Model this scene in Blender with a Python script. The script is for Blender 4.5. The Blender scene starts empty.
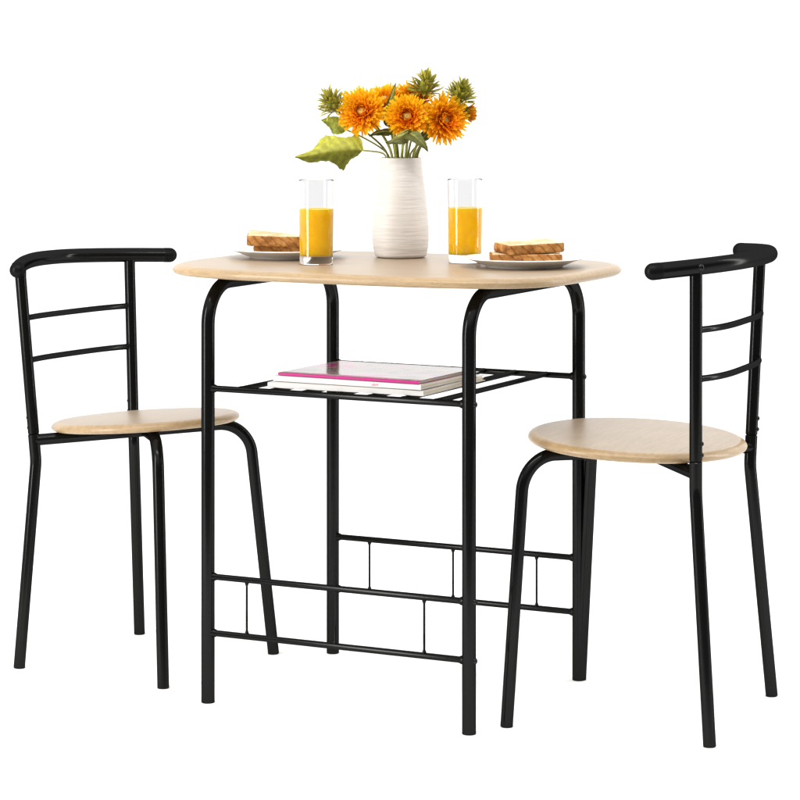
import bpy, bmesh, math, random
from mathutils import Vector, Matrix, noise
random.seed(7)
sc = bpy.context.scene
C = sc.collection
PI = math.pi
S = 0.51                                   # metres per table-leg spacing
YAW = 0.4726
RIGHT = Vector((math.cos(YAW), math.sin(YAW), 0)); FWD = Vector((-math.sin(YAW), math.cos(YAW), 0)); UP = Vector((0, 0, 1))

# ------------------------------------------------------------------ helpers
def thing(name, label, cat, loc=(0, 0, 0), rotz=0.0, group=None):
    o = bpy.data.objects.new(name, None); C.objects.link(o)
    o.location = loc; o.rotation_euler = (0, 0, rotz); o.empty_display_size = .05
    o['label'] = label; o['category'] = cat
    if group: o['group'] = group
    return o

def tag(o, label, cat, group=None):
    o['label'] = label; o['category'] = cat
    if group: o['group'] = group
    return o

def obj(name, bm, mats, parent=None, smooth=True, angle=40):
    me = bpy.data.meshes.new(name)
    bmesh.ops.recalc_face_normals(bm, faces=bm.faces[:])
    if smooth:
        for f in bm.faces: f.smooth = True
        lim = math.radians(angle)
        for e in bm.edges:
            if len(e.link_faces) == 2 and e.calc_face_angle(0) > lim: e.smooth = False
    bm.to_mesh(me); bm.free()
    if not isinstance(mats, (list, tuple)): mats = [mats]
    for m in mats: me.materials.append(m)
    o = bpy.data.objects.new(name, me); C.objects.link(o)
    if parent: o.parent = parent
    return o

def fillet(pts, radii, n=10):
    """round the inner corners of a polyline"""
    P = [Vector(p) for p in pts]; out = [P[0]]
    for i in range(1, len(P) - 1):
        r = radii[i - 1] if isinstance(radii, (list, tuple)) else radii
        a, b, c = P[i - 1], P[i], P[i + 1]
        u = (a - b).normalized(); v = (c - b).normalized()
        ang = u.angle(v)
        if r <= 0 or abs(ang - PI) < 1e-3: out.append(b); continue
        d = min(r / math.tan(ang / 2), (a - b).length * .98, (c - b).length * .98)
        rr = d * math.tan(ang / 2)
        cen = b + (u + v).normalized() * (rr / math.sin(ang / 2))
        s = b + u * d - cen; e = b + v * d - cen
        tot = s.angle(e); ax = s.cross(e).normalized()
        for k in range(n + 1):
            out.append(cen + Matrix.Rotation(tot * k / n, 3, ax) @ s)
    out.append(P[-1]); return out

def tube(bm, pts, r, n=20, cap='flat', mat=0):
    """sweep a circle along pts; r a number or a list; cap flat / round / open; small edge rounding on flat ends"""
    P = [Vector(p) for p in pts]
    R = list(r) if isinstance(r, (list, tuple)) else [r] * len(P)
    T = []
    for i in range(len(P)):
        a = P[max(i - 1, 0)]; b = P[min(i + 1, len(P) - 1)]
        T.append((b - a).normalized())
    if cap == 'flat':
        e = min(.0012, R[0] * .3)
        P = [P[0], P[0] + T[0] * e] + P[1:-1] + [P[-1] - T[-1] * e, P[-1]]
        R = [R[0] - e, R[0]] + R[1:-1] + [R[-1], R[-1] - e]
        T = [T[0], T[0]] + T[1:-1] + [T[-1], T[-1]]
    elif cap == 'round':
        pre = []; post = []
        for k in range(1, 7):
            t = k / 7 * PI / 2
            pre.append((P[0] - T[0] * R[0] * math.cos(t - 0) if False else P[0] - T[0] * R[0] * math.sin(PI / 2 - t), R[0] * math.cos(PI / 2 - t)))
            post.append((P[-1] + T[-1] * R[-1] * math.sin(t), R[-1] * math.cos(t)))
        P = [p for p, _ in pre] + P + [p for p, _ in post]
        R = [q for _, q in pre] + R + [q for _, q in post]
        T = [T[0]] * 6 + T + [T[-1]] * 6
    ref = Vector((0, 0, 1)) if abs(T[0].z) < .9 else Vector((1, 0, 0))
    nrm = (ref - T[0] * ref.dot(T[0])).normalized()
    rings = []
    for i in range(len(P)):
        nrm = (nrm - T[i] * nrm.dot(T[i])).normalized()
        bi = T[i].cross(nrm)
        rings.append([bm.verts.new(P[i] + (nrm * math.cos(2 * PI * k / n) + bi * math.sin(2 * PI * k / n)) * R[i]) for k in range(n)])
    for a, b in zip(rings, rings[1:]):
        for k in range(n):
            f = bm.faces.new((a[k], a[(k + 1) % n], b[(k + 1) % n], b[k])); f.material_index = mat
    if cap != 'open':
        f = bm.faces.new(rings[0][::-1]); f.material_index = mat
        f = bm.faces.new(rings[-1]); f.material_index = mat

def lathe(bm, prof, n=64, mat=0, jitter=None):
    rings = []
    for j, (r, z) in enumerate(prof):
        if r < 1e-6: rings.append([bm.verts.new((0, 0, z))])
        else:
            rings.append([bm.verts.new(((r + (jitter(k, j) if jitter else 0)) * math.cos(2 * PI * k / n),
                                        (r + (jitter(k, j) if jitter else 0)) * math.sin(2 * PI * k / n), z)) for k in range(n)])
    for a, b in zip(rings, rings[1:]):
        for k in range(n):
            if len(a) == 1 and len(b) == 1: continue
            if len(a) == 1: f = bm.faces.new((a[0], b[k], b[(k + 1) % n]))
            elif len(b) == 1: f = bm.faces.new((a[k], a[(k + 1) % n], b[0]))
            else: f = bm.faces.new((a[k], a[(k + 1) % n], b[(k + 1) % n], b[k]))
            f.material_index = mat

def bar(bm, a, b_, r, n=16, flare=.0018, end=.014):
    a, b_ = Vector(a), Vector(b_); u = (b_ - a).normalized()
    pts = [a, a + u * end, a + u * (end + .0015), a + u * (end + .004), a.lerp(b_, .5), b_ - u * (end + .004), b_ - u * (end + .0015), b_ - u * end, b_]
    tube(bm, pts, [r + flare, r + flare, r + flare * .6, r, r, r, r + flare * .6, r + flare, r + flare], n)

def screw_head(bm, p, d, r=.004):
    """domed screw head at p, facing d"""
    q = Vector((0, 0, 1)).rotation_difference(Vector(d).normalized()).to_matrix().to_4x4()
    q.translation = Vector(p)
    b2 = bmesh.new()
    lathe(b2, [(r * 1.15, -.003), (r * 1.15, .0004), (r, .0014), (r * .75, .0026), (r * .4, .0031), (r * .38, .0018), (0, .0018)], 20)
    b2.transform(q)
    me = bpy.data.meshes.new('tmp'); b2.to_mesh(me); b2.free(); bm.from_mesh(me); bpy.data.meshes.remove(me)

# ------------------------------------------------------------------ materials
def mat(name):
    m = bpy.data.materials.new(name); m.use_nodes = True
    nt = m.node_tree; b = nt.nodes['Principled BSDF']
    return m, nt, b
def node(nt, t, **kw):
    n = nt.nodes.new(t)
    for k, v in kw.items(): setattr(n, k, v)
    return n
def ramp(nt, stops, interp='LINEAR'):
    r = node(nt, 'ShaderNodeValToRGB'); r.color_ramp.interpolation = interp
    e = r.color_ramp.elements
    while len(e) > 1: e.remove(e[-1])
    for i, (p, c) in enumerate(stops):
        x = e[0] if i == 0 else e.new(p)
        x.position = p; x.color = (*c, 1)
    return r
def texmap(nt, scale=(1, 1, 1), rot=(0, 0, 0), coord='Object'):
    tc = node(nt, 'ShaderNodeTexCoord'); mp = node(nt, 'ShaderNodeMapping')
    mp.inputs['Scale'].default_value = scale; mp.inputs['Rotation'].default_value = rot
    nt.links.new(tc.outputs[coord], mp.inputs['Vector']); return mp
def noise_tex(nt, mp, scale, detail=4, rough=.5, dist=0):
    n = node(nt, 'ShaderNodeTexNoise'); n.inputs['Scale'].default_value = scale; n.inputs['Detail'].default_value = detail
    n.inputs['Roughness'].default_value = rough; n.inputs['Distortion'].default_value = dist
    nt.links.new(mp.outputs['Vector'], n.inputs['Vector']); return n
def bump(nt, b, src, strength, dist=.001):
    bp = node(nt, 'ShaderNodeBump'); bp.inputs['Strength'].default_value = strength; bp.inputs['Distance'].default_value = dist
    nt.links.new(src, bp.inputs['Height']); nt.links.new(bp.outputs['Normal'], b.inputs['Normal']); return bp
def mix(nt, fac, a, b_, mode='MIX'):
    m = node(nt, 'ShaderNodeMix', data_type='RGBA', blend_type=mode)
    if isinstance(fac, (int, float)): m.inputs[0].default_value = fac
    else: nt.links.new(fac, m.inputs[0])
    for i, v in ((6, a), (7, b_)):
        if isinstance(v, tuple): m.inputs[i].default_value = (*v, 1)
        else: nt.links.new(v, m.inputs[i])
    return m.outputs[2]

def metal_mat(name, base=.0025, gloss=.0125, rough=.14):
    """black powder-coated steel: near-black base under a weak soft clear reflection"""
    m, nt, b = mat(name)
    out = nt.nodes['Material Output']; nt.nodes.remove(b)
    d = node(nt, 'ShaderNodeBsdfDiffuse'); d.inputs['Color'].default_value = (base, base, base * .95, 1)
    g = node(nt, 'ShaderNodeBsdfGlossy'); g.inputs['Color'].default_value = (1, 1, 1, 1)
    mp = texmap(nt); n1 = noise_tex(nt, mp, 14, 3)
    mr = node(nt, 'ShaderNodeMapRange'); mr.inputs['To Min'].default_value = rough - .05; mr.inputs['To Max'].default_value = rough + .08
    nt.links.new(n1.outputs['Fac'], mr.inputs['Value']); nt.links.new(mr.outputs['Result'], g.inputs['Roughness'])
    n2 = noise_tex(nt, mp, 900, 2)
    bp = node(nt, 'ShaderNodeBump'); bp.inputs['Strength'].default_value = .12; bp.inputs['Distance'].default_value = .0004
    nt.links.new(n2.outputs['Fac'], bp.inputs['Height']); nt.links.new(bp.outputs['Normal'], g.inputs['Normal'])
    mx = node(nt, 'ShaderNodeMixShader'); mx.inputs['Fac'].default_value = gloss
    nt.links.new(d.outputs[0], mx.inputs[1]); nt.links.new(g.outputs[0], mx.inputs[2]); nt.links.new(mx.outputs[0], out.inputs['Surface'])
    return m
M_METAL = metal_mat('black_steel')
M_CAP = metal_mat('black_plastic', .0035, .007, .35)
M_SCREW = metal_mat('black_screw', .006, .022, .2)

def wood_mat(name, cols, grain=(3, 60, 60), rough=.38, spec=.5, amount=1.0):
    m, nt, b = mat(name)
    mp = texmap(nt, grain)
    n1 = noise_tex(nt, mp, 3.0, 8, .62, .4)
    r1 = ramp(nt, [(.25, cols[0]), (.48, cols[1]), (.62, cols[2]), (.8, cols[1])]); nt.links.new(n1.outputs['Fac'], r1.inputs['Fac'])
    mp2 = texmap(nt, tuple(g * 4 for g in grain)); n2 = noise_tex(nt, mp2, 4.5, 3, .6)
    r2 = ramp(nt, [(.36, (.72, .69, .66)), (.46, (1, 1, 1)), (1, (1.0, 1.0, 1.0))]); nt.links.new(n2.outputs['Fac'], r2.inputs['Fac'])
    mp3 = texmap(nt); n3 = noise_tex(nt, mp3, 5, 2); r3 = ramp(nt, [(.3, (.93, .93, .93)), (.7, (1.04, 1.03, 1.02))]); nt.links.new(n3.outputs['Fac'], r3.inputs['Fac'])
    c = mix(nt, .75 * amount, r1.outputs['Color'], r2.outputs['Color'], 'MULTIPLY')
    c = mix(nt, 1.0, c, r3.outputs['Color'], 'MULTIPLY')
    nt.links.new(c, b.inputs['Base Color'])
    b.inputs['Roughness'].default_value = rough; b.inputs['Specular IOR Level'].default_value = spec
    bump(nt, b, n2.outputs['Fac'], .12, .0004)
    return m
TOPC = [(.275, .200, .128), (.305, .228, .15), (.33, .252, .17)]
EDGEC = [(.29, .192, .094), (.33, .225, .116), (.365, .255, .138)]
M_TOP = wood_mat('oak_laminate', TOPC, (2.5, 55, 55), .36, .36)
M_EDGE = wood_mat('oak_edge', EDGEC, (5, 55, 55), .33, .45)
M_SEAT = wood_mat('oak_seat_laminate', TOPC, (55, 2.5, 55), .36, .36)
M_SEDGE = wood_mat('oak_seat_edge', EDGEC, (40, 8, 40), .33, .45)

def simple(name, col, rough=.4, spec=.5, **kw):
    m, nt, b = mat(name); b.inputs['Base Color'].default_value = (*col, 1)
    b.inputs['Roughness'].default_value = rough; b.inputs['Specular IOR Level'].default_value = spec
    for k, v in kw.items(): b.inputs[k].default_value = v
    mp = texmap(nt); n = noise_tex(nt, mp, 120, 3); bump(nt, b, n.outputs['Fac'], .05, .0005)
    return m
M_CERAMIC = simple('white_porcelain', (.90, .89, .87), .18)

def vase_mat():
    m, nt, b = mat('ribbed_stoneware')
    mp = texmap(nt, (14, 14, 420)); n = noise_tex(nt, mp, 1.0, 5, .65, .5)
    mp2 = texmap(nt, (60, 60, 60)); n2 = noise_tex(nt, mp2, 4, 3)
    r = ramp(nt, [(.3, (.56, .52, .485)), (.5, (.58, .545, .51)), (.7, (.60, .565, .53))]); nt.links.new(n.outputs['Fac'], r.inputs['Fac'])
    nt.links.new(r.outputs['Color'], b.inputs['Base Color']); b.inputs['Roughness'].default_value = .6; b.inputs['Specular IOR Level'].default_value = .3
    bump(nt, b, n.outputs['Fac'], .24, .0007)
    return m
M_VASE = vase_mat()

def glass_mat():
    m, nt, b = mat('clear_glass')
    b.inputs['Base Color'].default_value = (.94, .95, .95, 1); b.inputs['Transmission Weight'].default_value = 1
    b.inputs['Roughness'].default_value = 0.0; b.inputs['IOR'].default_value = 1.46
    # grey tint above the drink: dimming of the backdrop painted into the glass
    tc = node(nt, 'ShaderNodeTexCoord'); sp = node(nt, 'ShaderNodeSeparateXYZ'); nt.links.new(tc.outputs['Object'], sp.inputs[0])
    mr = node(nt, 'ShaderNodeMapRange'); mr.inputs['From Min'].default_value = .096; mr.inputs['From Max'].default_value = .102; nt.links.new(sp.outputs['Z'], mr.inputs['Value'])
    nt.links.new(mix(nt, mr.outputs['Result'], (.985, .985, .985), (.845, .845, .845)), b.inputs['Base Color'])
    mp = texmap(nt); n = noise_tex(nt, mp, 40, 1); bump(nt, b, n.outputs['Fac'], .03, .001)
    return m
M_GLASS = glass_mat()
M_JUICE, nt, b = mat('orange_juice')
mp = texmap(nt); n = noise_tex(nt, mp, 70, 5, .7); r = ramp(nt, [(.3, (.97, .53, .001)), (.6, (1.0, .60, .003)), (.8, (1.0, .66, .012))])
nt.links.new(n.outputs['Fac'], r.inputs['Fac']); nt.links.new(r.outputs['Color'], b.inputs['Base Color']); b.inputs['Roughness'].default_value = .3; b.inputs['Specular IOR Level'].default_value = .15
b.inputs['Subsurface Weight'].default_value = .7; b.inputs['Subsurface Radius'].default_value = (1, .75, .1); b.inputs['Subsurface Scale'].default_value = .02

def attr_mat(name, rough=.5, spec=.3, trans=0.0, nscale=220, nstr=.15, sss=0.0):
    """colour painted on the mesh (pigment of petals and leaves, some light and shade painted in), with noise and a little translucency"""
    m, nt, b = mat(name)
    a = node(nt, 'ShaderNodeAttribute', attribute_name='tint')
    mp = texmap(nt); n = noise_tex(nt, mp, nscale, 3)
    r = ramp(nt, [(.3, (.72, .72, .72)), (.7, (1.15, 1.12, 1.1))]); nt.links.new(n.outputs['Fac'], r.inputs['Fac'])
    c = mix(nt, 1.0, a.outputs['Color'], r.outputs['Color'], 'MULTIPLY')
    nt.links.new(c, b.inputs['Base Color']); b.inputs['Roughness'].default_value = rough; b.inputs['Specular IOR Level'].default_value = spec
    bump(nt, b, n.outputs['Fac'], nstr, .001)
    if trans:
        out = nt.nodes['Material Output']; t = node(nt, 'ShaderNodeBsdfTranslucent'); nt.links.new(c, t.inputs['Color'])
        mx = node(nt, 'ShaderNodeMixShader'); mx.inputs['Fac'].default_value = trans
        nt.links.new(b.outputs[0], mx.inputs[1]); nt.links.new(t.outputs[0], mx.inputs[2]); nt.links.new(mx.outputs[0], out.inputs['Surface'])
    return m
M_PETAL = attr_mat('silk_petal', .6, .2, .4)
M_LEAF = attr_mat('leaf', .5, .3, .25, 140, .3)
M_STEM = attr_mat('stem', .55, .3, 0, 160, .3)
M_DISC = attr_mat('flower_disc', .8, .1, 0, 700, .9)

def crust_mat():
    m, nt, b = mat('toast_crust')
    mp = texmap(nt); n = noise_tex(nt, mp, 55, 6, .65)
    r = ramp(nt, [(.3, (.13, .045, .010)), (.5, (.32, .13, .03)), (.7, (.48, .24, .075))]); nt.links.new(n.outputs['Fac'], r.inputs['Fac'])
    mp2 = texmap(nt, (1, 1, 1), (0, .75, 0))
    w = node(nt, 'ShaderNodeTexWave', wave_type='BANDS', bands_direction='X'); w.inputs['Scale'].default_value = 26
    w.inputs['Distortion'].default_value = 5; w.inputs['Detail'].default_value = 2; w.inputs['Detail Scale'].default_value = 1.5
    nt.links.new(mp2.outputs['Vector'], w.inputs['Vector'])
    r2 = ramp(nt, [(.0, (.52, .44, .38)), (.2, (1, 1, 1))]); nt.links.new(w.outputs['Fac'], r2.inputs['Fac'])
    c = mix(nt, .8, r.outputs['Color'], r2.outputs['Color'], 'MULTIPLY')
    nt.links.new(c, b.inputs['Base Color']); b.inputs['Roughness'].default_value = .75; b.inputs['Specular IOR Level'].default_value = .2
    n3 = noise_tex(nt, mp, 500, 4, .7); bump(nt, b, n3.outputs['Fac'], .6, .0012)
    return m
def crumb_mat():
    m, nt, b = mat('toast_crumb')
    mp = texmap(nt); n = noise_tex(nt, mp, 32, 5, .6)
    r = ramp(nt, [(.3, (.44, .27, .11)), (.5, (.60, .47, .28)), (.68, (.66, .57, .41))]); nt.links.new(n.outputs['Fac'], r.inputs['Fac'])
    v = node(nt, 'ShaderNodeTexVoronoi'); v.inputs['Scale'].default_value = 420; nt.links.new(mp.outputs['Vector'], v.inputs['Vector'])
    nt.links.new(r.outputs['Color'], b.inputs['Base Color']); b.inputs['Roughness'].default_value = .9; b.inputs['Specular IOR Level'].default_value = .1
    bump(nt, b, v.outputs['Distance'], .7, .0012)
    return m
M_CRUST = crust_mat(); M_CRUMB = crumb_mat()

def cover_mat():
    m, nt, b = mat('glossy_cover')
    mp = texmap(nt); n = noise_tex(nt, mp, 11, 5, .6, .9)
    r = ramp(nt, [(.34, (.07, .05, .06)), (.42, (.27, .22, .22)), (.50, (.33, .28, .28)), (.56, (.36, .28, .30)), (.61, (.55, .06, .26)), (.67, (.20, .09, .34)), (.72, (.42, .36, .36))]); nt.links.new(n.outputs['Fac'], r.inputs['Fac'])
    mp2 = texmap(nt, (1, 3, 1)); v = node(nt, 'ShaderNodeTexVoronoi', distance='CHEBYCHEV'); v.inputs['Scale'].default_value = 26; nt.links.new(mp2.outputs['Vector'], v.inputs['Vector'])
    r2 = ramp(nt, [(.0, (.7, .66, .67)), (.10, (1, 1, 1))], 'CONSTANT'); nt.links.new(v.outputs['Distance'], r2.inputs['Fac'])
    nt.links.new(mix(nt, .8, r.outputs['Color'], r2.outputs['Color'], 'MULTIPLY'), b.inputs['Base Color'])
    b.inputs['Roughness'].default_value = .12; b.inputs['Specular IOR Level'].default_value = .3; b.inputs['IOR'].default_value = 1.28
    return m
def paper_mat(name, ca, cb):
    m, nt, b = mat(name)
    mp = texmap(nt, (3, 3, 1500)); n = noise_tex(nt, mp, 1, 3, .7)
    r = ramp(nt, [(.35, ca), (.62, cb)]); nt.links.new(n.outputs['Fac'], r.inputs['Fac'])
    nt.links.new(r.outputs['Color'], b.inputs['Base Color']); b.inputs['Roughness'].default_value = .8; b.inputs['Specular IOR Level'].default_value = .15
    bump(nt, b, n.outputs['Fac'], .4, .0006)
    return m
M_COVER = cover_mat()
M_PAGES = paper_mat('page_edges', (.62, .56, .46), (.82, .78, .70))
M_PINK = simple('magenta_spine', (.42, .006, .16), .35, .2)
M_WHITECOV = simple('white_cover', (.58, .565, .545), .25, .3)
M_DARKLINE = simple('dark_back_cover', (.05, .045, .045), .3)
M_PRINT = simple('pink_print', (.62, .12, .2), .4)

# ------------------------------------------------------------------ setting: seamless white studio floor
bm = bmesh.new()
xs = [-40, -12, -5, -2.5, 0, 2.5, 5, 12, 40]; ys = [-1.7, 0, 2, 6, 15, 40, 120, 300]
gv = [[bm.verts.new(tuple(RIGHT * x + FWD * y)) for x in xs] for y in ys]
for i in range(len(ys) - 1):
    for j in range(len(xs) - 1): bm.faces.new((gv[i][j], gv[i][j + 1], gv[i + 1][j + 1], gv[i + 1][j]))
mW, nt, b = mat('studio_floor_white')
mp = texmap(nt); n = noise_tex(nt, mp, 3, 3)
r = ramp(nt, [(.3, (.95, .95, .95)), (.7, (.97, .97, .97))]); nt.links.new(n.outputs['Fac'], r.inputs['Fac'])
nt.links.new(r.outputs['Color'], b.inputs['Base Color']); b.inputs['Roughness'].default_value = .9; b.inputs['Specular IOR Level'].default_value = .0
fl = obj('floor', bm, mW); fl['kind'] = 'structure'

# ------------------------------------------------------------------ table
ZT = 1.503 * S; TH = .0175
A, B, N = .7543 * S, .5394 * S, 3.6
def oval(inset, n=220):
    pts = []
    for k in range(n):
        t = 2 * PI * k / n; c, s = math.cos(t), math.sin(t)
        x = (A - inset) * math.copysign(abs(c) ** (2 / N), c); y = (B - inset) * math.copysign(abs(s) ** (2 / N), s)
        pts.append((x, y))
    # even out the spacing
    seg = [math.dist(pts[i], pts[(i + 1) % n]) for i in range(n)]; L = sum(seg); out = []; i = 0; acc = 0
    for k in range(n):
        d = L * k / n
        while acc + seg[i] < d: acc += seg[i]; i += 1
        f = (d - acc) / max(seg[i], 1e-9); a, b_ = pts[i], pts[(i + 1) % n]
        out.append((a[0] + f * (b_[0] - a[0]), a[1] + f * (b_[1] - a[1])))
    return out
def slab(outl, prof, mi_top=0, mi_edge=1, tilt=0.0):
    """board from an outline function of inset and an edge profile [(inset, z)] top to bottom"""
    bm = bmesh.new(); rings = [[bm.verts.new((x, y, z)) for x, y in outl(i)] for i, z in prof]
    n = len(rings[0])
    f = bm.faces.new(rings[0]); f.material_index = mi_top
    f = bm.faces.new(rings[-1][::-1]); f.material_index = mi_edge
    for a, b_ in zip(rings, rings[1:]):
        for k in range(n):
            f = bm.faces.new((a[k], a[(k + 1) % n], b_[(k + 1) % n], b_[k])); f.material_index = mi_edge
    return bm
def edge_profile(th, w):
    return [(w, 0), (w * .75, -.0004), (w * .45, -.0018), (w * .22, -.0040), (w * .06, -.0070), (0, -.0100 * th / .0175), (.0008, -th + .0042), (.003, -th + .0016), (.0065, -th)]

table = thing('dining_table', 'oval light oak dining table on black tubular frame with a lower magazine shelf', 'table')
bm = slab(oval, edge_profile(TH, .016)); bm.transform(Matrix.Translation((0, 0, ZT)))
obj('tabletop', bm, [M_TOP, M_EDGE], table, angle=60)
LX, LY, RL = .5 * S, .4525 * S, .0119
zf = ZT - TH - RL - .0006
for sx in (-1, 1):
    bm = bmesh.new()
    tube(bm, fillet([(sx * LX, -LY, 0), (sx * LX, -LY, zf), (sx * LX, LY, zf), (sx * LX, LY, 0)], .072, 14), RL, 24)
    obj('leg_frame', bm, M_METAL, table)
HS, HU, HL, RB = 1.0858 * S, .4364 * S, .2421 * S, .0056
for sy in (-1, 1):
    bm = bmesh.new(); bar(bm, (-LX, sy * LY, HS), (LX, sy * LY, HS), RB); obj('shelf_rail', bm, M_METAL, table)
for k in range(7):
    x = -LX + 2 * LX * (k + 1) / 8; bm = bmesh.new()
    bar(bm, (x, -LY, HS + .0012), (x, LY, HS + .0012), .0048, 14, .0003, .008)
    obj('shelf_crossbar', bm, M_METAL, table)
for sy in (-1, 1):
    for z in (HU, HL):
        bm = bmesh.new(); bar(bm, (-LX, sy * LY, z), (LX, sy * LY, z), RB)
        st = obj('stretcher', bm, M_METAL, table)
    for f in (-.345, 0, .335):
        bm = bmesh.new(); bar(bm, (2 * LX * f, sy * LY, HL + .002), (2 * LX * f, sy * LY, HU - .002), .0021, 10, .0016, .0045)
        obj('spindle', bm, M_METAL, st)
for sx in (1,):
    for sy in (-1, 1):
        for z in (HS, HU, HL):
            bm = bmesh.new(); screw_head(bm, (sx * (LX + RL - .0004), sy * LY, z), (sx, 0, 0), .0048); obj('bolt', bm, M_SCREW, table)

# ------------------------------------------------------------------ chairs (x forward, z up; numbers in leg spacings)
def make_chair(label, g, pose):
    t = thing('dining_chair', label, 'chair', (pose[0] * S, pose[1] * S, 0), pose[2], 'dining chairs at the table')
    g = {k: (v if k in ('k', 'tilt', 'e') else v * S) for k, v in g.items()}
    r = .0108
    th = .0165
    # seat: round board tilted a little back
    def circ(inset, n=160): return [((g['a'] - inset) * math.cos(2 * PI * k / n), (g['b'] - inset) * math.sin(2 * PI * k / n)) for k in range(n)]
    bm = slab(circ, edge_profile(th, .015)); bm.transform(Matrix.Translation((0, 0, g['zs'])) @ Matrix.Rotation(-g['tilt'], 4, 'Y'))
    obj('seat', bm, [M_SEAT, M_SEDGE], t, angle=60)
    e_ = g['e']; soft = lambda q: (math.sqrt(q * q + e_ * e_) - e_) / (math.sqrt(1 + e_ * e_) - e_)
    railx = lambda y: g['xm'] + (g['xe'] - g['xm']) * soft(y / g['we']) ** g['k']
    railz = lambda y: g['zm'] + (g['zr'] - g['zm']) * soft(y / g['we']) ** g['k']
    xt = railx(g['wt']); zj = g['zb'] + .052
    zrun = lambda x: g['zs'] - th - r + x * math.tan(g['tilt']) - .0004
    def upx(z):
        f = (z - g['zb']) / (g['zr'] - .02 - g['zb']); return (g['xb'] + f * (xt - g['xb']), g['wb'] + f * (g['wt'] - g['wb']))
    for s in (-1, 1):
        # lower leg up to the joint
        jx, jw = upx(zj)
        path = fillet([(g['xr'], s * g['wr'], 0), (g['xb'], s * g['wb'], g['zb']), (jx, s * jw, zj)], .12, 8)
        bm = bmesh.new(); tube(bm, path, r, 22); obj('rear_leg', bm, M_METAL, t)
        # upright into the rail
        zt = railz(g['wt'])
        bm = bmesh.new(); tube(bm, [(jx, s * jw, zj + .0006), (*(lambda q: (q[0], s * q[1]))(upx(g['zr'] - .02)), g['zr'] - .02), (xt, s * g['wt'], zt)], r * .985, 22)
        up = obj('upright', bm, M_METAL, t)
        for dz in (.011, .030):
            ux, uw = upx(zj + dz); bm = bmesh.new(); screw_head(bm, (ux - r + .0005, s * uw, zj + dz), (-1, 0, 0), .0036); obj('screw', bm, M_SCREW, up)
        # front leg, bent back under the seat to the rear leg
        d = Vector((g['xft'] - g['xf'], s * (g['wft'] - g['wf']), g['zft'])) / g['zft']
        zc = g['zs'] - th - r; k = zc + (g['xft']) * math.tan(g['tilt']); 
        top = Vector((g['xf'], s * g['wf'], 0)) + d * k; top.z = zrun(top.x)
        wr_ = upx(max(zrun(g['xb']), g['zb']))
        end = Vector((wr_[0], -s * wr_[1], zrun(g['xb'])))   # the two runs cross under the seat
        path = fillet([(g['xf'], s * g['wf'], 0), top, end], .062, 14)
        bm = bmesh.new(); tube(bm, path, r, 22); obj('front_leg', bm, M_METAL, t)
    # bent back rail
    n = 60; ys = [g['we'] * math.sin(PI / 2 * (-1 + 2 * i / n)) * .5 + g['we'] * (-1 + 2 * i / n) * .5 for i in range(n + 1)]
    bm = bmesh.new(); tube(bm, [(railx(y), y, railz(y)) for y in ys], .0140, 26, 'flat')
    rail = obj('back_rail', bm, M_METAL, t)
    for s in (-1, 1):
        e = Vector((railx(g['we']), s * g['we'], railz(g['we']))); e0 = Vector((railx(g['we'] * .97), s * g['we'] * .97, railz(g['we'] * .97)))
        u = (e - e0).normalized(); bm = bmesh.new()
        tube(bm, [e - u * .012, e - u * .002], .0143, 26, 'round'); obj('end_cap', bm, M_CAP, rail)
        y = g['wt']; dv = (Vector((railx(y * 1.02), y * 1.02, 0)) - Vector((railx(y * .98), y * .98, 0))).normalized()
        o_ = Vector((-dv.y, dv.x, 0)); o_ = o_ if o_.y > 0 else -o_
        o_ = Vector((o_.x, o_.y * s, 0)); bm = bmesh.new()
        screw_head(bm, Vector((railx(y), s * y, railz(y))) + o_ * .0136, o_, .0052); obj('screw', bm, M_SCREW, rail)
    # two rungs bowed towards the back
    for z in (g['z1'], g['z2']):
        x, w = upx(z); pts = []
        for i in range(41):
            q = -1 + 2 * i / 40; q = .5 * q + .5 * math.sin(PI / 2 * q)
            pts.append((x - g['bow'] * (1 - abs(q) ** 3.4), q * w, z))
        bm = bmesh.new(); tube(bm, pts, [.0056 + .0016 * max(0, 1 - min(i, 40 - i) / 2.5) for i in range(41)], 16); obj('rung', bm, M_METAL, t)
    return t
G0 = dict(xr=-.302, wr=.358, xf=.341, wf=.340, xb=-.278, wb=.292, zb=.746, xft=.280, wft=.288, zft=.748, xe=-.227, we=.458, xm=-.446, k=1.34, zr=1.460, wt=.324, z1=1.270, z2=1.115, a=.361, b=.324, zs=.901, tilt=.076, zm=1.471, e=.22, bow=.036)
G1 = dict(xr=-.365, wr=.391, xf=.336, wf=.384, xb=-.302, wb=.335, zb=.811, xft=.291, wft=.365, zft=.750, xe=-.213, we=.528, xm=-.432, k=2.29, zr=1.541, wt=.394, z1=1.344, z2=1.183, a=.368, b=.423, zs=.942, tilt=.053, zm=1.559, e=0, bow=.060)
make_chair('black metal chair with round oak seat at the left end of the table', G0, (-1.062, .034, -.092))
make_chair('black metal chair with round oak seat at the right end of the table', G1, (.870, .106, 3.226))

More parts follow.
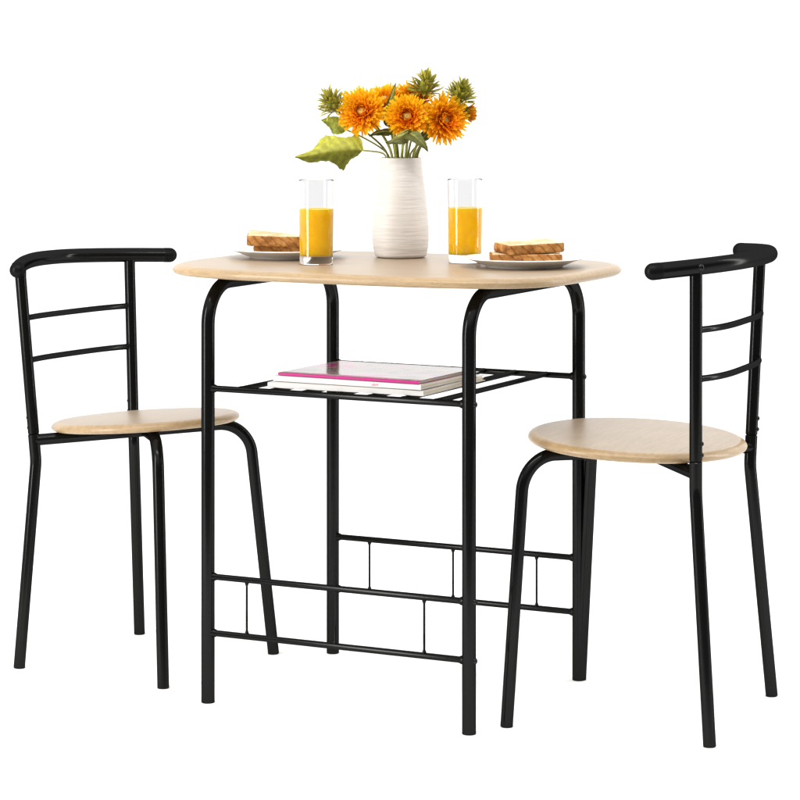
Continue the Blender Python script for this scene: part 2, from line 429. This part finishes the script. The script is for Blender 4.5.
# ------------------------------------------------------------------ vase
VX, VY = -.0636, .1403
bm = bmesh.new(); rr = random.Random(3)
prof = [(0, 0), (.040, 0), (.0445, .0012)]
ctrl = [(0, .0455), (.006, .0485), (.02, .0513), (.035, .0521), (.055, .0519), (.08, .0500), (.11, .0468), (.14, .0433), (.165, .0404), (.18, .0388), (.184, .0384)]
def interp(z):
    for (z0, r0), (z1, r1) in zip(ctrl, ctrl[1:]):
        if z <= z1: f = (z - z0) / (z1 - z0); f = f * f * (3 - 2 * f) * .3 + f * .7; return r0 + f * (r1 - r0)
    return ctrl[-1][1]
nz = 190
for i in range(nz + 1):
    z = .003 + (.1825 - .003) * i / nz
    prof.append((interp(z) + .00013 * math.sin(i * 2 * PI / 3.2 + rr.random()) , z))
no = len(prof)
prof += [(.0380, .1838), (.0372, .1840), (.0362, .1832), (.0362, .17), (.042, .12), (.048, .06), (.047, .02), (.040, .006), (0, .006)]
def jit(k, j):
    if 3 <= j < no:
        a = 2 * PI * k / 128; z = prof[j][1]
        return .0003 * noise.noise(Vector((math.cos(a) * 1.6, math.sin(a) * 1.6, z * 260))) + .0004 * noise.noise(Vector((math.cos(a) * 3, math.sin(a) * 3, z * 22)))
    return 0
lathe(bm, prof, 128, 0, jit)
vase = obj('vase', bm, M_VASE); vase.location = (VX, VY, ZT + .0003)
tag(vase, 'off-white ribbed ceramic vase holding orange flowers in the middle of the table', 'vase')

# ------------------------------------------------------------------ glasses of juice
def make_glass(loc, label):
    t = thing('juice_glass', label, 'glass', (*loc, ZT + .0003), random.random(), 'glasses of orange juice')
    H = .151; ro = lambda z: .0297 + (.0318 - .0297) * z / H; w = .0017
    bm = bmesh.new()
    lathe(bm, [(0, .0008), (.024, .0006), (.0275, 0), (.0290, .0008), (ro(.003), .003)] + [(ro(H * i / 12), H * i / 12) for i in range(1, 12)] +
          [(ro(H), H - .003), (ro(H) , H - .0012), (ro(H) - .0002, H - .0006), (ro(H) - .0005, H - .0001), (ro(H) - w / 2, H), (ro(H) - w + .0005, H - .0001), (ro(H) - w + .0002, H - .0006), (ro(H) - w, H - .0012), (ro(H) - w, H - .003)] + [(ro(H * i / 12) - w, H * i / 12) for i in range(11, 1, -1)] +
          [(ro(.02) - w, .0195), (ro(.016) - w - .002, .0165), (.018, .0150), (0, .0146)], 72)
    o = obj('glass_body', bm, M_GLASS, t, angle=60)
    bm = bmesh.new(); e = .0004; lv = .0985
    lathe(bm, [(0, .0146 - e), (.018, .0150 - e), (ro(.016) - w - .002 + e, .0165 - e), (ro(.02) - w + e, .0195)] +
          [(ro(z) - w + e, z) for z in (.04, .06, .08, lv - .001)] + [(ro(lv) - w + e, lv + .0006), (ro(lv) - w - .001, lv), (0, lv - .0001)], 72)
    obj('juice', bm, M_JUICE, t, angle=60)
    return t
make_glass((-.1186, -.083), 'tall glass of orange juice on the left, in front of the bread plate edge')
make_glass((.1021, .0706), 'tall glass of orange juice on the right, between the vase and a plate')

# ------------------------------------------------------------------ plates and toast
def make_plate(loc, label, R=.106):
    bm = bmesh.new(); k = R / .106
    prof = [(0, .0016), (.060, .0016), (.063, 0), (.066, 0), (.0675, .002), (.074, .0045), (.088, .0105), (.100, .0142), (.1052, .0156), (.106, .0164), (.1055, .0172), (.104, .0174),
            (.097, .0158), (.084, .0115), (.074, .0073), (.068, .0056), (.05, .005), (0, .005)]
    lathe(bm, [(r * k, z) for r, z in prof], 112)
    o = obj('plate', bm, M_CERAMIC, angle=70); o.location = (*loc, ZT + .0003)
    return tag(o, label, 'plate', 'plates of toast')
PLL = (-.2485, .0400); PLR = (.2355, .0345)
make_plate(PLL, 'white plate on the left side of the table holding bread half hidden by a glass', .110)
make_plate(PLR, 'white plate on the right side of the table in front of a glass', .109)

def bread(loc, z, rotz, label, seed, w=.114, d=.10, th=.0135, tip=(0, 0), group='slices of toast', raw=None):
    rd = random.Random(seed); off = Vector((seed * 3.1, seed * 1.7, 0))
    # sandwich-loaf outline: square base, softly domed crown with two shoulders
    raw = raw or [(-.47, -.5), (.47, -.5), (.5, -.46), (.485, .0), (.5, .22), (.515, .34), (.47, .46), (.3, .5), (0, .52), (-.3, .5), (-.47, .46), (-.515, .34), (-.5, .22), (-.485, 0), (-.5, -.46)]
    pts = [Vector((x * w, y * d, 0)) for x, y in raw]
    fine = []
    for i in range(len(pts)):
        a, b_ = pts[i], pts[(i + 1) % len(pts)]; m_ = max(2, int((b_ - a).length / .003))
        for k in range(m_): fine.append(a.lerp(b_, k / m_))
    for _ in range(2): fine = [(fine[i - 1] + fine[i] * 2 + fine[(i + 1) % len(fine)]) / 4 for i in range(len(fine))]
    bm = bmesh.new(); n = len(fine)
    layers = [(.2, 0), (.55, 0), (.85, 0), (.965, 0), (.99, .0012), (1, .0035), (1.0, th * .5), (1, th - .0035), (.992, th - .001), (.97, th), (.9, th - .0003), (.75, th - .0002), (.5, th), (.25, th)]
    rings = []
    for li, (s, zz) in enumerate(layers):
        ring = []
        for i, p in enumerate(fine):
            q = p * s
            nn = noise.noise(q * 140 + off + Vector((0, 0, zz * 160))) * .0013 + noise.noise(q * 45 + off) * .0015
            if s > .96: q = q * (1 + nn / max(p.length, .01))
            dz = (noise.noise(q * 60 + off) * .0009 + noise.noise(q * 260 + off) * .0005) if s < .98 and zz > th * .5 else 0
            ring.append(bm.verts.new((q.x, q.y, zz + dz)))
        rings.append(ring)
    for li, (a, b_) in enumerate(zip(rings, rings[1:])):
        for k in range(n):
            f = bm.faces.new((a[k], a[(k + 1) % n], b_[(k + 1) % n], b_[k])); f.material_index = 0 if 3 <= li <= 8 else 1
    f = bm.faces.new(rings[0][::-1]); f.material_index = 1
    f = bm.faces.new(rings[-1]); f.material_index = 1
    o = obj('toast_slice', bm, [M_CRUST, M_CRUMB], angle=75)
    o.location = (*loc, z); o.rotation_euler = (tip[0], tip[1], rotz)
    return tag(o, label, 'toast', group)
zp = ZT + .0086
HALF = [(-.47, -.5), (.47, -.5), (.5, -.46), (.47, -.36), (-.34, .46), (-.42, .5), (-.48, .46), (-.5, 0), (-.5, -.46)]
def at(c, r, f): return (c[0] + RIGHT.x * r + FWD.x * f, c[1] + RIGHT.y * r + FWD.y * f)
bread(at(PLL, -.001, -.010), zp, YAW + .02, 'lower slice of toast on the left plate, lying flat under another slice', 1, .116, .092, .0165)
bread(at(PLL, -.011, -.006), zp + .0180, YAW + .03, 'upper slice of toast on the left plate with its pale top showing', 2, .122, .128, .0185, (.03, .02), raw=HALF)
bread(at(PLR, .002, -.010), zp, YAW + .01, 'lower slice of toast on the right plate, lying flat under another slice', 3, .124, .090, .0165)
bread(at(PLR, .008, -.004), zp + .0185, YAW + .30, 'upper slice of toast on the right plate, turned at an angle', 4, .106, .088, .0165, (.02, -.035))

# ------------------------------------------------------------------ magazines on the shelf
def magazine(c, size, z, th, rot, cover, spine, label, bands=None, cov_t=.0006, splay=.0):
    t = thing('magazine', label, 'magazine', (*c, z), rot, 'magazines on the shelf')
    w, d = size; n = 14
    # pages: block slightly smaller than the covers, right ends fanned a little
    bm = bmesh.new(); nl = 7
    rows = []
    for j in range(nl):
        f = j / (nl - 1); zz = cov_t + (th - 2 * cov_t) * f
        ex = -.0015 - .003 * abs(math.sin(j * 2.1)) ; rows.append([bm.verts.new(v) for v in ((-w / 2 + .0015, -d / 2 + .0012, zz), (w / 2 + ex, -d / 2 + .0012, zz), (w / 2 + ex, d / 2 + ex, zz), (-w / 2 + .0015, d / 2 + ex, zz))])
    for a, b_ in zip(rows, rows[1:]):
        for k in range(4): bm.faces.new((a[k], a[(k + 1) % 4], b_[(k + 1) % 4], b_[k]))
    bm.faces.new(rows[0][::-1]); bm.faces.new(rows[-1])
    obj('pages', bm, M_PAGES, t, smooth=False)
    # cover: bottom sheet, spine, top sheet as one bent strip with thickness, top gently waved
    sec = [(d / 2, 0), (-d / 2 + .001, 0), (-d / 2 - .0003, .0008), (-d / 2 - .0003, th - .0008), (-d / 2 + .001, th)]
    sec += [(-d / 2 + d * k / 10, th) for k in range(1, 11)]
    bm = bmesh.new(); cols = []
    for i in range(n + 1):
        x = -w / 2 + w * i / n; row = []
        for j, (y, zz) in enumerate(sec):
            lift = 0
            if j > 4: lift = splay * max(0, (x / w + .1)) ** 2 * ((y + d / 2) / d) + .0004 * (1 + noise.noise(Vector((x * 14, y * 14, z * 40))))* min(1, (y + d / 2) / .03)
            row.append(Vector((x, y, zz + lift)))
        cols.append([bm.verts.new(v) for v in row])
    for i in range(n):
        for j in range(len(sec) - 1):
            f = bm.faces.new((cols[i][j], cols[i + 1][j], cols[i + 1][j + 1], cols[i][j + 1])); f.material_index = 2 if j == 0 else (1 if j <= 3 else 0)
    bmesh.ops.recalc_face_normals(bm, faces=bm.faces[:])
    bmesh.ops.solidify(bm, geom=bm.faces[:], thickness=cov_t * .8)
    c_ = obj('cover', bm, [cover, spine, M_DARKLINE if bands else spine], t, angle=50)
    return t, c_
zsh = HS + .0012 + .0048
magazine((.006, -.085), (.300, .262), zsh + .0002, .0092, .03, M_WHITECOV, M_WHITECOV, 'white-spined magazine at the bottom of the stack, resting on the shelf bars', splay=.0)
t2, c2 = magazine((.012, -.100), (.291, .222), zsh + .0102, .0098, -.015, M_WHITECOV, M_WHITECOV, 'thick white-spined magazine in the middle of the stack on the shelf', bands=True)
# small faint pink lettering-like marks printed on its spine
bm = bmesh.new()
for k, (dx, hh) in enumerate(((.0, .0022), (.0035, .0030), (.0065, .0016), (.0095, .0026))):
    m4 = Matrix.Translation((.052 + dx, -.111 - .00095, .0048 + (.0006 if k % 2 else -.0004))) @ Matrix.Diagonal((.0019, .0002, hh, 1))
    bmesh.ops.create_cube(bm, size=1, matrix=m4)
obj('spine_print', bm, M_PRINT, t2, smooth=False)
magazine((.0155, -.104), (.279, .213), zsh + .0208, .0050, -.03, M_COVER, M_PINK, 'glossy magazine with a bright pink spine lying on top of the stack', splay=.0015)

# ------------------------------------------------------------------ flowers
PX = 1 / 541.0
def P(u, v, dep=0.0):
    """a point of the bouquet: sideways and upwards of the vase, in a frame turned with the bouquet"""
    return Vector((VX, VY, ZT)) + RIGHT * ((u - 400.6) * PX) + UP * ((258 - v) * PX) + FWD * dep
def D(r, u, f): return (RIGHT * r + UP * u + FWD * f).normalized()     # a direction: right, up, away

class Painted:
    def __init__(self): self.bm = bmesh.new(); self.col = self.bm.loops.layers.float_color.new('tint')
    def face(self, vs, cols):
        f = self.bm.faces.new(vs)
        for l, c in zip(f.loops, cols): l[self.col] = (*c, 1)
def lerp(a, b_, t): return tuple(x + (y - x) * t for x, y in zip(a, b_))
def blade(pt, base, direction, normal, length, width, c0, c1, curl=.3, seg=4, cup=.25, tipw=.12):
    """one petal or sepal: tapered, cupped, curling strip"""
    d = direction.normalized(); nrm = (normal - d * normal.dot(d)).normalized(); side = d.cross(nrm)
    rows = []
    for i in range(seg + 1):
        t = i / seg; a = curl * t
        p = base + d * length * t * math.cos(a * .6) + nrm * length * t * math.sin(a)
        w = width * (.42 + .58 * math.sin(PI * min(t * .8, 1))) * (1 if t < 1 else tipw)

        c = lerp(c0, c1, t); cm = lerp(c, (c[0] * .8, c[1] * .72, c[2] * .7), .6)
        rows.append(((pt.bm.verts.new(p - side * w * .5 + nrm * cup * w), c), (pt.bm.verts.new(p), cm), (pt.bm.verts.new(p + side * w * .5 + nrm * cup * w), c)))
    for a_, b_ in zip(rows, rows[1:]):
        for k in range(2):
            q = (a_[k], a_[k + 1], b_[k + 1], b_[k]); pt.face([x[0] for x in q], [x[1] for x in q])
def painted_tube(pt, pts, r, col0, col1, n=10):
    bm2 = bmesh.new(); tube(bm2, pts, r, n); me = bpy.data.meshes.new('t'); bm2.to_mesh(me); bm2.free()
    vs = [pt.bm.verts.new(v.co) for v in me.vertices]; L = len(me.vertices)
    for p in me.polygons: pt.face([vs[i] for i in p.vertices], [lerp(col0, col1, i / L) for i in p.vertices])
    bpy.data.meshes.remove(me)
def bez(a, b_, c, d, n=16):
    return [a * (1 - t) ** 3 + b_ * 3 * t * (1 - t) ** 2 + c * 3 * t * t * (1 - t) + d * t ** 3 for t in (i / n for i in range(n + 1))]

YEL, ORA, DOR = (1.0, .64, .010), (1.0, .33, .005), (.95, .19, .003)
GRN, LGR, DGR = (.27, .275, .032), (.56, .53, .065), (.12, .125, .02)
def stem_path(head, face, mouth_u, mouth_dep, back=.02):
    foot = P(mouth_u, 162, mouth_dep) - UP * .10 - RIGHT * ((mouth_u - 400.6) * PX * .4)
    m = P(mouth_u, 158, mouth_dep)
    pts = bez(foot, foot.lerp(m, .6), foot.lerp(m, .9), m, 6)[:-1] + bez(m, m + (m - foot).normalized() * .03, head - face * back * 2.2, head - face * .004, 16)
    return pts

def sunflower(label, head, face, R, mouth, seed, disc=.0078, shade=1.0, layers=10, warm=0.0, cup0=1.3, cup1=-.3):
    rd = random.Random(seed)
    path = stem_path(head, face, *mouth)
    t = thing('sunflower', label, 'flower', path[0], 0, 'orange sunflowers in the vase')
    o0 = path[0]; H = head - o0; pth = [p - o0 for p in path]
    pt = Painted(); painted_tube(pt, pth, [.0025] * len(pth), (.30, .30, .06), (.10, .13, .02)); obj('stem', pt.bm, M_STEM, t)
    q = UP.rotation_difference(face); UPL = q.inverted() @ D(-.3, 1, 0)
    # petals: many narrow overlapping rays, short and upright inside, long and spread outside
    pt = Painted()
    for L in range(layers):
        f = L / (layers - 1); cnt = int(18 + 26 * f)
        for k in range(cnt):
            a = 2 * PI * (k + .5 * (L % 2) + rd.uniform(-.3, .3)) / cnt
            el = cup0 + (cup1 - cup0) * f ** .8 + rd.uniform(-.16, .16)
            rad = Vector((math.cos(a), math.sin(a), 0))
            dr = rad * math.cos(el) + UP * math.sin(el)
            base = rad * (disc * (.98 + .15 * f)) + UP * (.001 - .004 * f)
            ln = (R - disc) * (.24 + .72 * f) * rd.uniform(.87, 1.05)
            tone = rd.random()
            c0 = lerp(DOR, ORA, .35 + .5 * tone); c1 = lerp(ORA, YEL, min(1, max(0, .12 + 1.1 * f * rd.uniform(.35, 1.3) + .3 * dr.dot(UPL) - warm)))  # tips towards the upper left painted yellower, as if lit from there
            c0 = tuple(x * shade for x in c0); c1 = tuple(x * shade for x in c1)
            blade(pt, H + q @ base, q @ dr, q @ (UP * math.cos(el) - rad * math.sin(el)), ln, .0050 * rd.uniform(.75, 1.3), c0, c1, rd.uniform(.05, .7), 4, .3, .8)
    obj('petals', pt.bm, M_PETAL, t, angle=80)
    # pollen disc
    pt = Painted(); nr, ns = 7, 28; rows = []
    for i in range(nr + 1):
        r_ = disc * math.sin(PI / 2 * (1 - i / nr)); z = .0058 + disc * .4 * math.sin(PI / 2 * i / nr)
        rows.append([pt.bm.verts.new(H + q @ Vector((r_ * math.cos(2 * PI * k / ns) + rd.uniform(-.0003, .0003), r_ * math.sin(2 * PI * k / ns), z + rd.uniform(-.0005, .0005)))) for k in range(ns)])
    for i in range(nr):
        for k in range(ns):
            c = lerp((.55, .38, .07), (.70, .52, .15), rd.random()); pt.face([rows[i][k], rows[i][(k + 1) % ns], rows[i + 1][(k + 1) % ns], rows[i + 1][k]], [c] * 4)
    obj('disc', pt.bm, M_DISC, t)
    # green calyx behind
    pt = Painted()
    for L in range(2):
        for k in range(13):
            a = 2 * PI * (k + .5 * L) / 13; el = -.15 - .35 * L; rad = Vector((math.cos(a), math.sin(a), 0))
            blade(pt, H + q @ (rad * .003 - UP * .009), q @ (rad * math.cos(el) + UP * math.sin(el)), q @ UP, R * (.62 - .1 * L) * rd.uniform(.85, 1.15), .008, DGR, GRN, .35, 4, .2)
    painted_tube(pt, [H - face * .016, H - face * .010, H - face * .003], [.0028, .0075, .009], DGR, GRN, 14)
    obj('calyx', pt.bm, M_LEAF, t, angle=80)
    return t

def bud(label, head, face, R, mouth, seed, open_=.75, yellow=.5):
    rd = random.Random(seed); path = stem_path(head, face, *mouth, .012)
    t = thing('flower_bud', label, 'flower bud', path[0], 0, 'green flower buds in the vase'); o0 = path[0]; H = head - o0
    pt = Painted(); painted_tube(pt, [p - o0 for p in path], .0019, (.28, .28, .05), (.12, .14, .02)); obj('stem', pt.bm, M_STEM, t)
    q = UP.rotation_difference(face); pt = Painted()
    bm2 = bmesh.new(); lathe(bm2, [(0, -.010), (.006, -.008), (R * .40, -.001), (R * .46, .008), (R * .38, .016), (R * .2, .021), (0, .022)], 18)
    me = bpy.data.meshes.new('t'); bm2.to_mesh(me); bm2.free(); vs = [pt.bm.verts.new(H + q @ v.co) for v in me.vertices]
    for p in me.polygons: pt.face([vs[i] for i in p.vertices], [GRN] * len(p.vertices))
    bpy.data.meshes.remove(me)
    for L in range(6):
        cnt = 8 + int(1.2 * (5 - L)) + 3
        for k in range(cnt):
            a = 2 * PI * (k + .5 * (L % 2) + rd.uniform(-.25, .25)) / cnt; f = L / 5
            el = .02 + (PI / 2 - .35) * f * open_ + .25 + rd.uniform(-.12, .12); rad = Vector((math.cos(a), math.sin(a), 0))
            base = rad * R * (.42 - .30 * f) + UP * (-.004 + .020 * f)
            c0 = lerp(DGR, GRN, rd.random()); c1 = lerp(lerp(GRN, LGR, rd.random()), (.72, .60, .08), yellow * rd.random())
            blade(pt, H + q @ base, q @ (rad * math.cos(el) + UP * math.sin(el)), q @ (UP * math.cos(el) - rad * math.sin(el)), R * rd.uniform(.68, 1.05), .0052 * rd.uniform(.8, 1.2), c0, c1, rd.uniform(-.35, .5), 4, .35)
    obj('sepals', pt.bm, M_LEAF, t, angle=80)
    return t

def leaf_mesh(pt, spine, across, wid, fold, c_hi, c_lo, serr=.05, seed=0, nx=22, ny=6, lobe=0.0):
    """leaf blade along a spine curve; across: sideways vector; fold lifts (+) or drops (-) each half; wid: (upper, lower) half widths"""
    rd = random.Random(seed); n = len(spine) - 1; rows = []
    for i, p in enumerate(spine):
        t = i / n; tan = (spine[min(i + 1, n)] - spine[max(i - 1, 0)]).normalized()
        ac = (across - tan * across.dot(tan)).normalized(); nr = tan.cross(ac)
        prof = (math.sin(PI * t ** .62) ** .85) if 0 < t < 1 else .02
        row = []
        for j in range(-ny, ny + 1):
            s = j / ny; w = wid[0] if s > 0 else wid[1]; fo = fold[0] if s > 0 else fold[1]
            x = abs(s) * w * prof * (1 + (serr * (math.sin(i * 2.4) + .8 * math.sin(i * .9 + seed)) if abs(j) == ny else 0))
            if lobe: x *= 1 + lobe * math.sin(2 * PI * (t * 1.9 + (.18 if s > 0 else .55))) * abs(s) - lobe * .5 * max(0, t - .62) / .38
            vein = .0009 * math.sin((t * 7 - abs(s) * 1.1) * 2 * PI) * (1 - abs(s) * .4) * min(1, abs(s) * 3)
            wob = noise.noise(Vector((t * 3.1 + seed, s * 2, seed * 1.3))) * .009 * abs(s)
            dirn = ac * math.copysign(math.cos(fo), s) + nr * math.sin(fo)
            q = p + (dirn * x if j else Vector()) + nr * (vein + wob)
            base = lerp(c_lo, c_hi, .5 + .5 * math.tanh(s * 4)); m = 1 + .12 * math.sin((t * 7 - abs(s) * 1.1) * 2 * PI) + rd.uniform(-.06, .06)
            if j == 0: base = lerp(base, (.5, .5, .12), .5)
            row.append((pt.bm.verts.new(q), tuple(max(0, v * m) for v in base)))
        rows.append(row)
    for a, b_ in zip(rows, rows[1:]):
        for k in range(2 * ny):
            q = (a[k], a[k + 1], b_[k + 1], b_[k]); pt.face([x[0] for x in q], [x[1] for x in q])

def leafy(label, mouth, stalk_pts, spine, across, wid, fold, c_hi, c_lo, seed, width_r=.0016, lobe=0.0):
    foot = P(mouth[0], 162, mouth[1]) - UP * .09 - RIGHT * ((mouth[0] - 400.6) * PX * .4)
    t = thing('leaf_stalk', label, 'leaf', foot, 0, 'leaves in the vase')
    m = P(mouth[0], 158, mouth[1]); pth = [foot, foot.lerp(m, .5), m] + bez(m, m + (m - foot).normalized() * .012, stalk_pts[0], spine[0], 10)[1:]
    pt = Painted(); painted_tube(pt, [p - foot for p in pth], width_r, (.30, .30, .05), (.30, .33, .05), 8); obj('stem', pt.bm, M_STEM, t)
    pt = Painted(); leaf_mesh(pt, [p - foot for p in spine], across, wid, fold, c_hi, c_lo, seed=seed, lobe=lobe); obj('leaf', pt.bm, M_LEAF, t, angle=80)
    return t

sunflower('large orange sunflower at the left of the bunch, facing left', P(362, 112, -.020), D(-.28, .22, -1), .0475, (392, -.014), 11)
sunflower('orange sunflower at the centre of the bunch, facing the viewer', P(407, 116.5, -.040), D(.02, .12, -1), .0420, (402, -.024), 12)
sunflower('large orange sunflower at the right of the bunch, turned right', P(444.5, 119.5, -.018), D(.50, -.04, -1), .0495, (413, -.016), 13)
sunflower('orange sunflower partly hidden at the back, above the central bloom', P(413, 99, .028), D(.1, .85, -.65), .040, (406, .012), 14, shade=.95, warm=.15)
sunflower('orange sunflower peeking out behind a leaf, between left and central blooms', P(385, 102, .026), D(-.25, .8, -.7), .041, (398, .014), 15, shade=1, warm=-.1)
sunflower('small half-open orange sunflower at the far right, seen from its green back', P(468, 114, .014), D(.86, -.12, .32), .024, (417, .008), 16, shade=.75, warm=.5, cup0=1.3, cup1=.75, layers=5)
bud('spiky green flower bud at the upper left of the bunch', P(335, 108, .010), D(-.45, .8, -.35), .0285, (388, .002), 21)
bud('spiky green flower bud at the top of the bunch', P(425, 91, .012), D(.12, 1, -.3), .0285, (408, .006), 22)
bud('spiky green flower bud at the upper right of the bunch', P(460, 99, .012), D(.22, .9, -.35), .0275, (415, .002), 23, yellow=.2)
# leaves
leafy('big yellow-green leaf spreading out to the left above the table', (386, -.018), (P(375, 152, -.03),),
      bez(P(363, 150.5, -.034), P(346, 143, -.046), P(322, 154, -.052), P(296, 157, -.05), 26), D(.1, 1, .62), (.031, .036), (.0, .95), (.43, .43, .05), (.14, .15, .018), 31, lobe=.26)  # upper half coloured as lit, lower half with its shade painted in
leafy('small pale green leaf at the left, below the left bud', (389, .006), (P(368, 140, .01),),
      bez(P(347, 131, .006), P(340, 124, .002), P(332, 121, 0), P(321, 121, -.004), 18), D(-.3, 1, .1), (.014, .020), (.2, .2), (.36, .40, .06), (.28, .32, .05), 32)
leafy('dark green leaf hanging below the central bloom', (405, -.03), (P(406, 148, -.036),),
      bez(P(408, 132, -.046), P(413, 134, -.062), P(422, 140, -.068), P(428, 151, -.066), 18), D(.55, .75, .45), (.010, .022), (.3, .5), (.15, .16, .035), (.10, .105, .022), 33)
leafy('folded olive leaf with a highlight painted on its ridge under the central bloom', (401, -.03), (P(403, 146, -.042),),
      bez(P(410, 130, -.052), P(404, 134, -.064), P(396, 138, -.066), P(386, 143, -.062), 18), D(.2, 1, .35), (.006, .017), (.25, .35), (.34, .34, .09), (.13, .135, .04), 34)  # the paler upper strip is a painted highlight
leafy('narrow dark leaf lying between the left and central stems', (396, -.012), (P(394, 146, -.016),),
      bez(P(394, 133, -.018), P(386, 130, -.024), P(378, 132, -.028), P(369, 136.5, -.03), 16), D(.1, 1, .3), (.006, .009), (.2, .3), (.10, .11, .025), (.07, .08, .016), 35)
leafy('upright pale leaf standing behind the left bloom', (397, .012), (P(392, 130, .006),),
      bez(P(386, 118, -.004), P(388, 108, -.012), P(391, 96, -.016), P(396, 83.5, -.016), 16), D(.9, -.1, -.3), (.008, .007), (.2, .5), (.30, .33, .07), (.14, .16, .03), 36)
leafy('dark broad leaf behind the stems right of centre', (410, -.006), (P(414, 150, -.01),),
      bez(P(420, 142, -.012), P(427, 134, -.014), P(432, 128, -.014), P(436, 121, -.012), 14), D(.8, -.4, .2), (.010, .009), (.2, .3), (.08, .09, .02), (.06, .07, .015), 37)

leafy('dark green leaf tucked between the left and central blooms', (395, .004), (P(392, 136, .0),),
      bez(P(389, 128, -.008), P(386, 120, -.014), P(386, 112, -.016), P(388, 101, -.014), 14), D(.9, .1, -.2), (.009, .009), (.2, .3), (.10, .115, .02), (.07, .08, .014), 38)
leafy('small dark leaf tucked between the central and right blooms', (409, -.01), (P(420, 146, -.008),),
      bez(P(424, 138, -.008), P(427, 130, -.010), P(428, 122, -.010), P(427, 112, -.006), 14), D(.9, .2, -.2), (.009, .008), (.2, .3), (.10, .11, .02), (.07, .08, .014), 39)

# ------------------------------------------------------------------ light: white studio, brighter behind the set than behind the camera
w = bpy.data.worlds.new('World'); sc.world = w; w.use_nodes = True
nt = w.node_tree; bg = nt.nodes['Background']
tc = node(nt, 'ShaderNodeTexCoord'); dp = node(nt, 'ShaderNodeVectorMath', operation='DOT_PRODUCT'); dp.inputs[1].default_value = (*FWD, )
nt.links.new(tc.outputs['Generated'], dp.inputs[0])
sp = node(nt, 'ShaderNodeSeparateXYZ'); nt.links.new(tc.outputs['Generated'], sp.inputs[0])
def sstep(src, a, b_, lo, hi):
    m = node(nt, 'ShaderNodeMapRange', interpolation_type='SMOOTHSTEP')
    for k, v in (('From Min', a), ('From Max', b_), ('To Min', lo), ('To Max', hi)): m.inputs[k].default_value = v
    nt.links.new(src, m.inputs['Value']); return m.outputs['Result']
fa = sstep(dp.outputs['Value'], -.15, .55, 0, 1); fz = sstep(sp.outputs['Z'], .2, .75, 0, 1)
mx = node(nt, 'ShaderNodeMath', operation='MAXIMUM'); nt.links.new(fa, mx.inputs[0]); nt.links.new(fz, mx.inputs[1])
nt.links.new(sstep(mx.outputs[0], 0, 1, .26, 1.65), bg.inputs['Strength'])
bg.inputs['Color'].default_value = (1, 1, 1, 1)

def area(name, loc, target, sx, sy, power):
    l = bpy.data.lights.new(name, 'AREA'); l.shape = 'RECTANGLE'; l.size = sx; l.size_y = sy; l.energy = power; l.color = (1, .985, .96)
    o = bpy.data.objects.new(name, l); C.objects.link(o); o.location = loc
    o.rotation_euler = (Vector(target) - Vector(loc)).to_track_quat('-Z', 'Y').to_euler(); return o
cpos = Vector((2.3153, -4.5154, 1.1426))
area('key_softbox', -RIGHT * 2.7 - FWD * 1.5 + UP * 1.25, (0, 0, .75), .7, 2.1, 94)
area('rim_softbox', RIGHT * 2.6 + FWD * .3 + UP * 1.2, (0, 0, .75), .2, 2.2, 30)
area('top_strip', -FWD * 1.1 + UP * 2.6, (0, 0, .6), 2.6, .2, 34)

# ------------------------------------------------------------------ camera
cam = bpy.data.cameras.new('Camera'); co = bpy.data.objects.new('Camera', cam); C.objects.link(co)
co.location = cpos; co.rotation_euler = (PI / 2, 0, YAW)
cam.sensor_width = 36; cam.lens = 2830.5 / 800 * 36; cam.shift_x = 0; cam.shift_y = -346.3 / 800; cam.clip_end = 600; cam.clip_start = .05
sc.camera = co
sc.view_settings.view_transform = 'Standard'; sc.view_settings.look = 'None'; sc.view_settings.exposure = 0
sc.cycles.use_denoising = True; sc.cycles.max_bounces = 14; sc.cycles.transmission_bounces = 12; sc.cycles.glossy_bounces = 6
